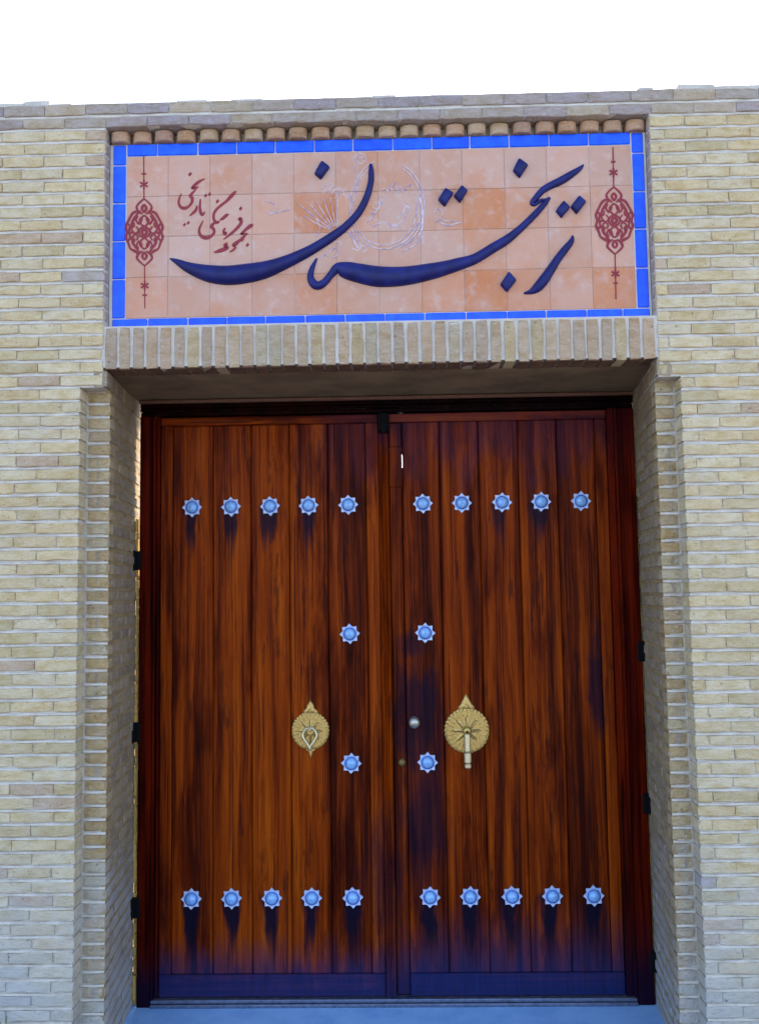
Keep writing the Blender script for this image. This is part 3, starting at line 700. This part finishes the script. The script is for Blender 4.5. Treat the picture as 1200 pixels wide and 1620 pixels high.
bar('light_stop_board', M_STILE, [(-.030, .0725, .6335, .642, -.053, 2.105, .001)], leafR)
bar('light_stop_board', M_STILE, [(-.030, .0725, .6335, .642, 2.162, 2.329, .001)], leafR)
bar('light_stop_board', M_STILE, [(-.06, .10, .6445, .652, -.084, 2.052, .001), (-.06, .060, .6445, .652, 2.053, 2.354, .001)], leafR)
bar('light_stop_board', M_STILE, [(-.030, .060, .6335, .642, 2.106, 2.174, .001)], leafR)
SX = [-.8221, -.657, -.4915, -.3289, -.1612, .1531, .3167, .4857, .6492, .8157]
for i, X in enumerate(SX):
    lf = leafL if i < 5 else leafR
    stud(lf, X, 1.9441); stud(lf, X, .3353)
    if i in (4, 5): stud(lf, X, 1.4035); stud(lf, X, .8735)

def knocker(leaf, px_, py_, rad_px, ring):
    X, Z = at(px_, py_, DY-.004); r = rad_px*4.0/F_PX*.995
    root = MB().lathe([(r*.99, .0), (r*1.0, .004), (r*.97, .0065), (r*.90, .0075)], 64, (0, 0, 0), .018, 32)
    # petals pressed into the plate
    N = 48; v = []; f = []; rr = [.90, .86, .62, .58, .22, .18]
    for j, k in enumerate(rr):
        for i in range(N):
            a = 2*math.pi*i/N; hb = [.0075, .0055, .0075, .006, .010, .0125][j]
            if j in (1, 2): hb += .0022*math.cos(24*a)*(1 if j == 1 else .3)
            if j in (3, 4): hb += .0020*math.cos(8*a)
            v.append((r*k*math.cos(a), -hb, r*k*math.sin(a)))
    f = [(j*N+i, j*N+(i+1) % N, (j+1)*N+(i+1) % N, (j+1)*N+i) for j in range(len(rr)-1) for i in range(N)]+[tuple(range((len(rr)-1)*N, len(rr)*N))]
    nb0 = len(root.f); root.add(v, f)
    kn = root.build('door_knocker', M_BRASS, leaf, False); kn.data.materials.append(M_BRASSD)
    for p in kn.data.polygons:                                  # shade of the pressed grooves painted in as darker brass
        q = p.index-nb0
        if q >= 0 and ((q//N == 0) or (q//N == 1 and q % 2) or (q//N == 2) or (q//N == 3 and q % 6 == 0)): p.material_index = 1; kn.location = Vector((X, DY, Z))-leaf.location
    # beads around the rim
    bd = MB(); nb = 36
    for i in range(nb):
        a = 2*math.pi*i/nb; c = (r*.945*math.cos(a), -.0065, r*.945*math.sin(a))
        bd.lathe([(r*.048, 0), (r*.042, .0018), (r*.024, .0032), (r*.008, .0036)], 6, c)
    tag(bd.build('bead_rim', M_BRASS, kn, True), kind='stuff')
    # pointed finial above the plate
    if ring: out = [(-.38, .90), (-.36, 1.06), (-.22, 1.18), (-.16, 1.36), (-.04, 1.52), (0, 1.66)]
    else: out = [(-.34, .92), (-.36, 1.04), (-.24, 1.16), (-.14, 1.36), (-.06, 1.50), (0, 1.60)]
    o2 = out+[(-a, b_) for a, b_ in out[::-1][1:]]; c0 = (0, 1.10); m_ = len(o2); fv = []
    for k, h in ((1, 0), (1, .0045), (.82, .0075), (.35, .0095)): fv += [(r*(c0[0]+(a-c0[0])*k), -h, r*(c0[1]+(b_-c0[1])*k)) for a, b_ in o2]
    fin = MB().add(fv, [(j*m_+i, j*m_+(i+1) % m_, (j+1)*m_+(i+1) % m_, (j+1)*m_+i) for j in range(3) for i in range(m_)]+[tuple(range(3*m_, 4*m_))])
    fin.lathe([(r*.10, .008), (r*.09, .012), (r*.05, .014)], 8, (0, 0, r*1.05)); fin.build('finial', M_BRASS, kn)
    if ring:
        tl = [(-.20, -.90), (-.24, -1.00), (-.12, -1.08), (-.08, -1.22), (0, -1.46), (.08, -1.22), (.12, -1.08), (.24, -1.00), (.20, -.90)]
        m_ = len(tl); fv = []
        for k, h in ((1, 0), (1, .0045), (.7, .0075)): fv += [(r*a*k, -h, r*(-1.08+(b_+1.08)*k)) for a, b_ in tl]
        MB().add(fv, [(j*m_+i, j*m_+(i+1) % m_, (j+1)*m_+(i+1) % m_, (j+1)*m_+i) for j in range(2) for i in range(m_)]+[tuple(range(2*m_, 3*m_))]).build('tail', M_BRASS, kn)
        half = [(0, .02), (.07, .14), (.15, .17), (.22, .08), (.31, -.02), (.37, -.14), (.36, -.28), (.26, -.46), (.12, -.64), (.04, -.76), (0, -.90)]
        lp = half+[(-a, b_) for a, b_ in half[::-1][1:-1]]
        P = [(r*a-.02*r, -.021-.010*max(0, -b_), r*b_) for a, b_ in lp]
        MB().tube(P, r*.062, 8, True).lathe([(r*.10, .012), (r*.13, .022), (r*.09, .030), (r*.03, .033)], 12, (-.02*r, 0, -r*.88)).build('ring', M_PALEBRASS, kn, True)
        MB().tube([(-r*.10, -.012, r*.10), (-r*.05, -.024, r*.16), (r*.05, -.024, r*.16), (r*.10, -.012, r*.10)], r*.06, 8).lathe([(r*.13, .008), (r*.12, .014), (r*.05, .017)], 12, (0, 0, r*.12)).build('staple', M_PALEBRASS, kn, True)
    else:
        b2 = MB().box(-r*.13, r*.13, -.026, -.013, -r*.92, r*.06, .004); b2.box(-r*.155, r*.155, -.032, -.012, -r*1.40, -r*.93, .005)
        b2.box(-r*.145, r*.145, -.0335, -.014, -r*1.62, -r*1.415, .005)
        b2.build('knocker_bar', M_PALEBRASS, kn)
        MB().lathe([(r*.19, .010), (r*.20, .018), (r*.16, .026), (r*.13, .029)], 16, (0, 0, 0)).build('pivot', M_BRASS, kn, True)
        MB().lathe([(r*.055, .0292), (r*.055, .0305), (r*.03, .031)], 10, (0, 0, -r*.03)).build('pivot_pin', M_IRON, kn, True)
    return kn
knocker(leafL, 491, 1156, 29.5, True); knocker(leafR, 738, 1155.5, 35, False)
X, Z = at(655, 1143, .56)
kb = MB().lathe([(.022, .0), (.022, .003), (.010, .006), (.009, .018), (.016, .022), (.0225, .030), (.0235, .037), (.021, .044), (.014, .049), (.005, .051)], 20, (X, DY, Z)).build('door_knob', M_NICKEL, leafR, True); kb.location = -leafR.location
X, Z = at(635.5, 1207, .59)
kh = MB().lathe([(.017, .0), (.017, .005), (.0145, .007), (.0125, .012), (.006, .013)], 18, (X, .600, Z)).build('lock_cylinder', M_BRASSD, leafR, True); kh.location = -leafR.location

# ------------------------------------------------------------------ a weed at the foot of the wall
wd = empty('weed', (-1.345, -.035, -.10)); tag(wd, 'small green weed growing at the foot of the brick wall', 'plant')
st = MB()
for i in range(3): st.tube([(0, 0, 0), (.01*(i-1), -.004, .10), (.022*(i-1), .004, .20+.02*i)], [.003, .0024, .0015], 5)
st.build('stem', M_LEAF, wd)
for i in range(14):
    a = rnd.uniform(0, 6.28); z = .08+.155*i/14; L = rnd.uniform(.022, .038); x0 = .012*(i % 3-1)
    d = Vector((math.cos(a), .55*math.sin(a), rnd.uniform(.3, .9))).normalized(); s = d.cross(Vector((0, 0, 1))).normalized()*L*.28; p = Vector((x0, 0, z))
    q = MB().add([p, p+d*L*.45+s+Vector((0, 0, .003)), p+d*L, p+d*L*.45-s+Vector((0, 0, .003)), p+d*L*.5-Vector((0, 0, .002))], [(0, 1, 4), (1, 2, 4), (2, 3, 4), (3, 0, 4)])
    q.build('leaf', M_LEAF, wd)
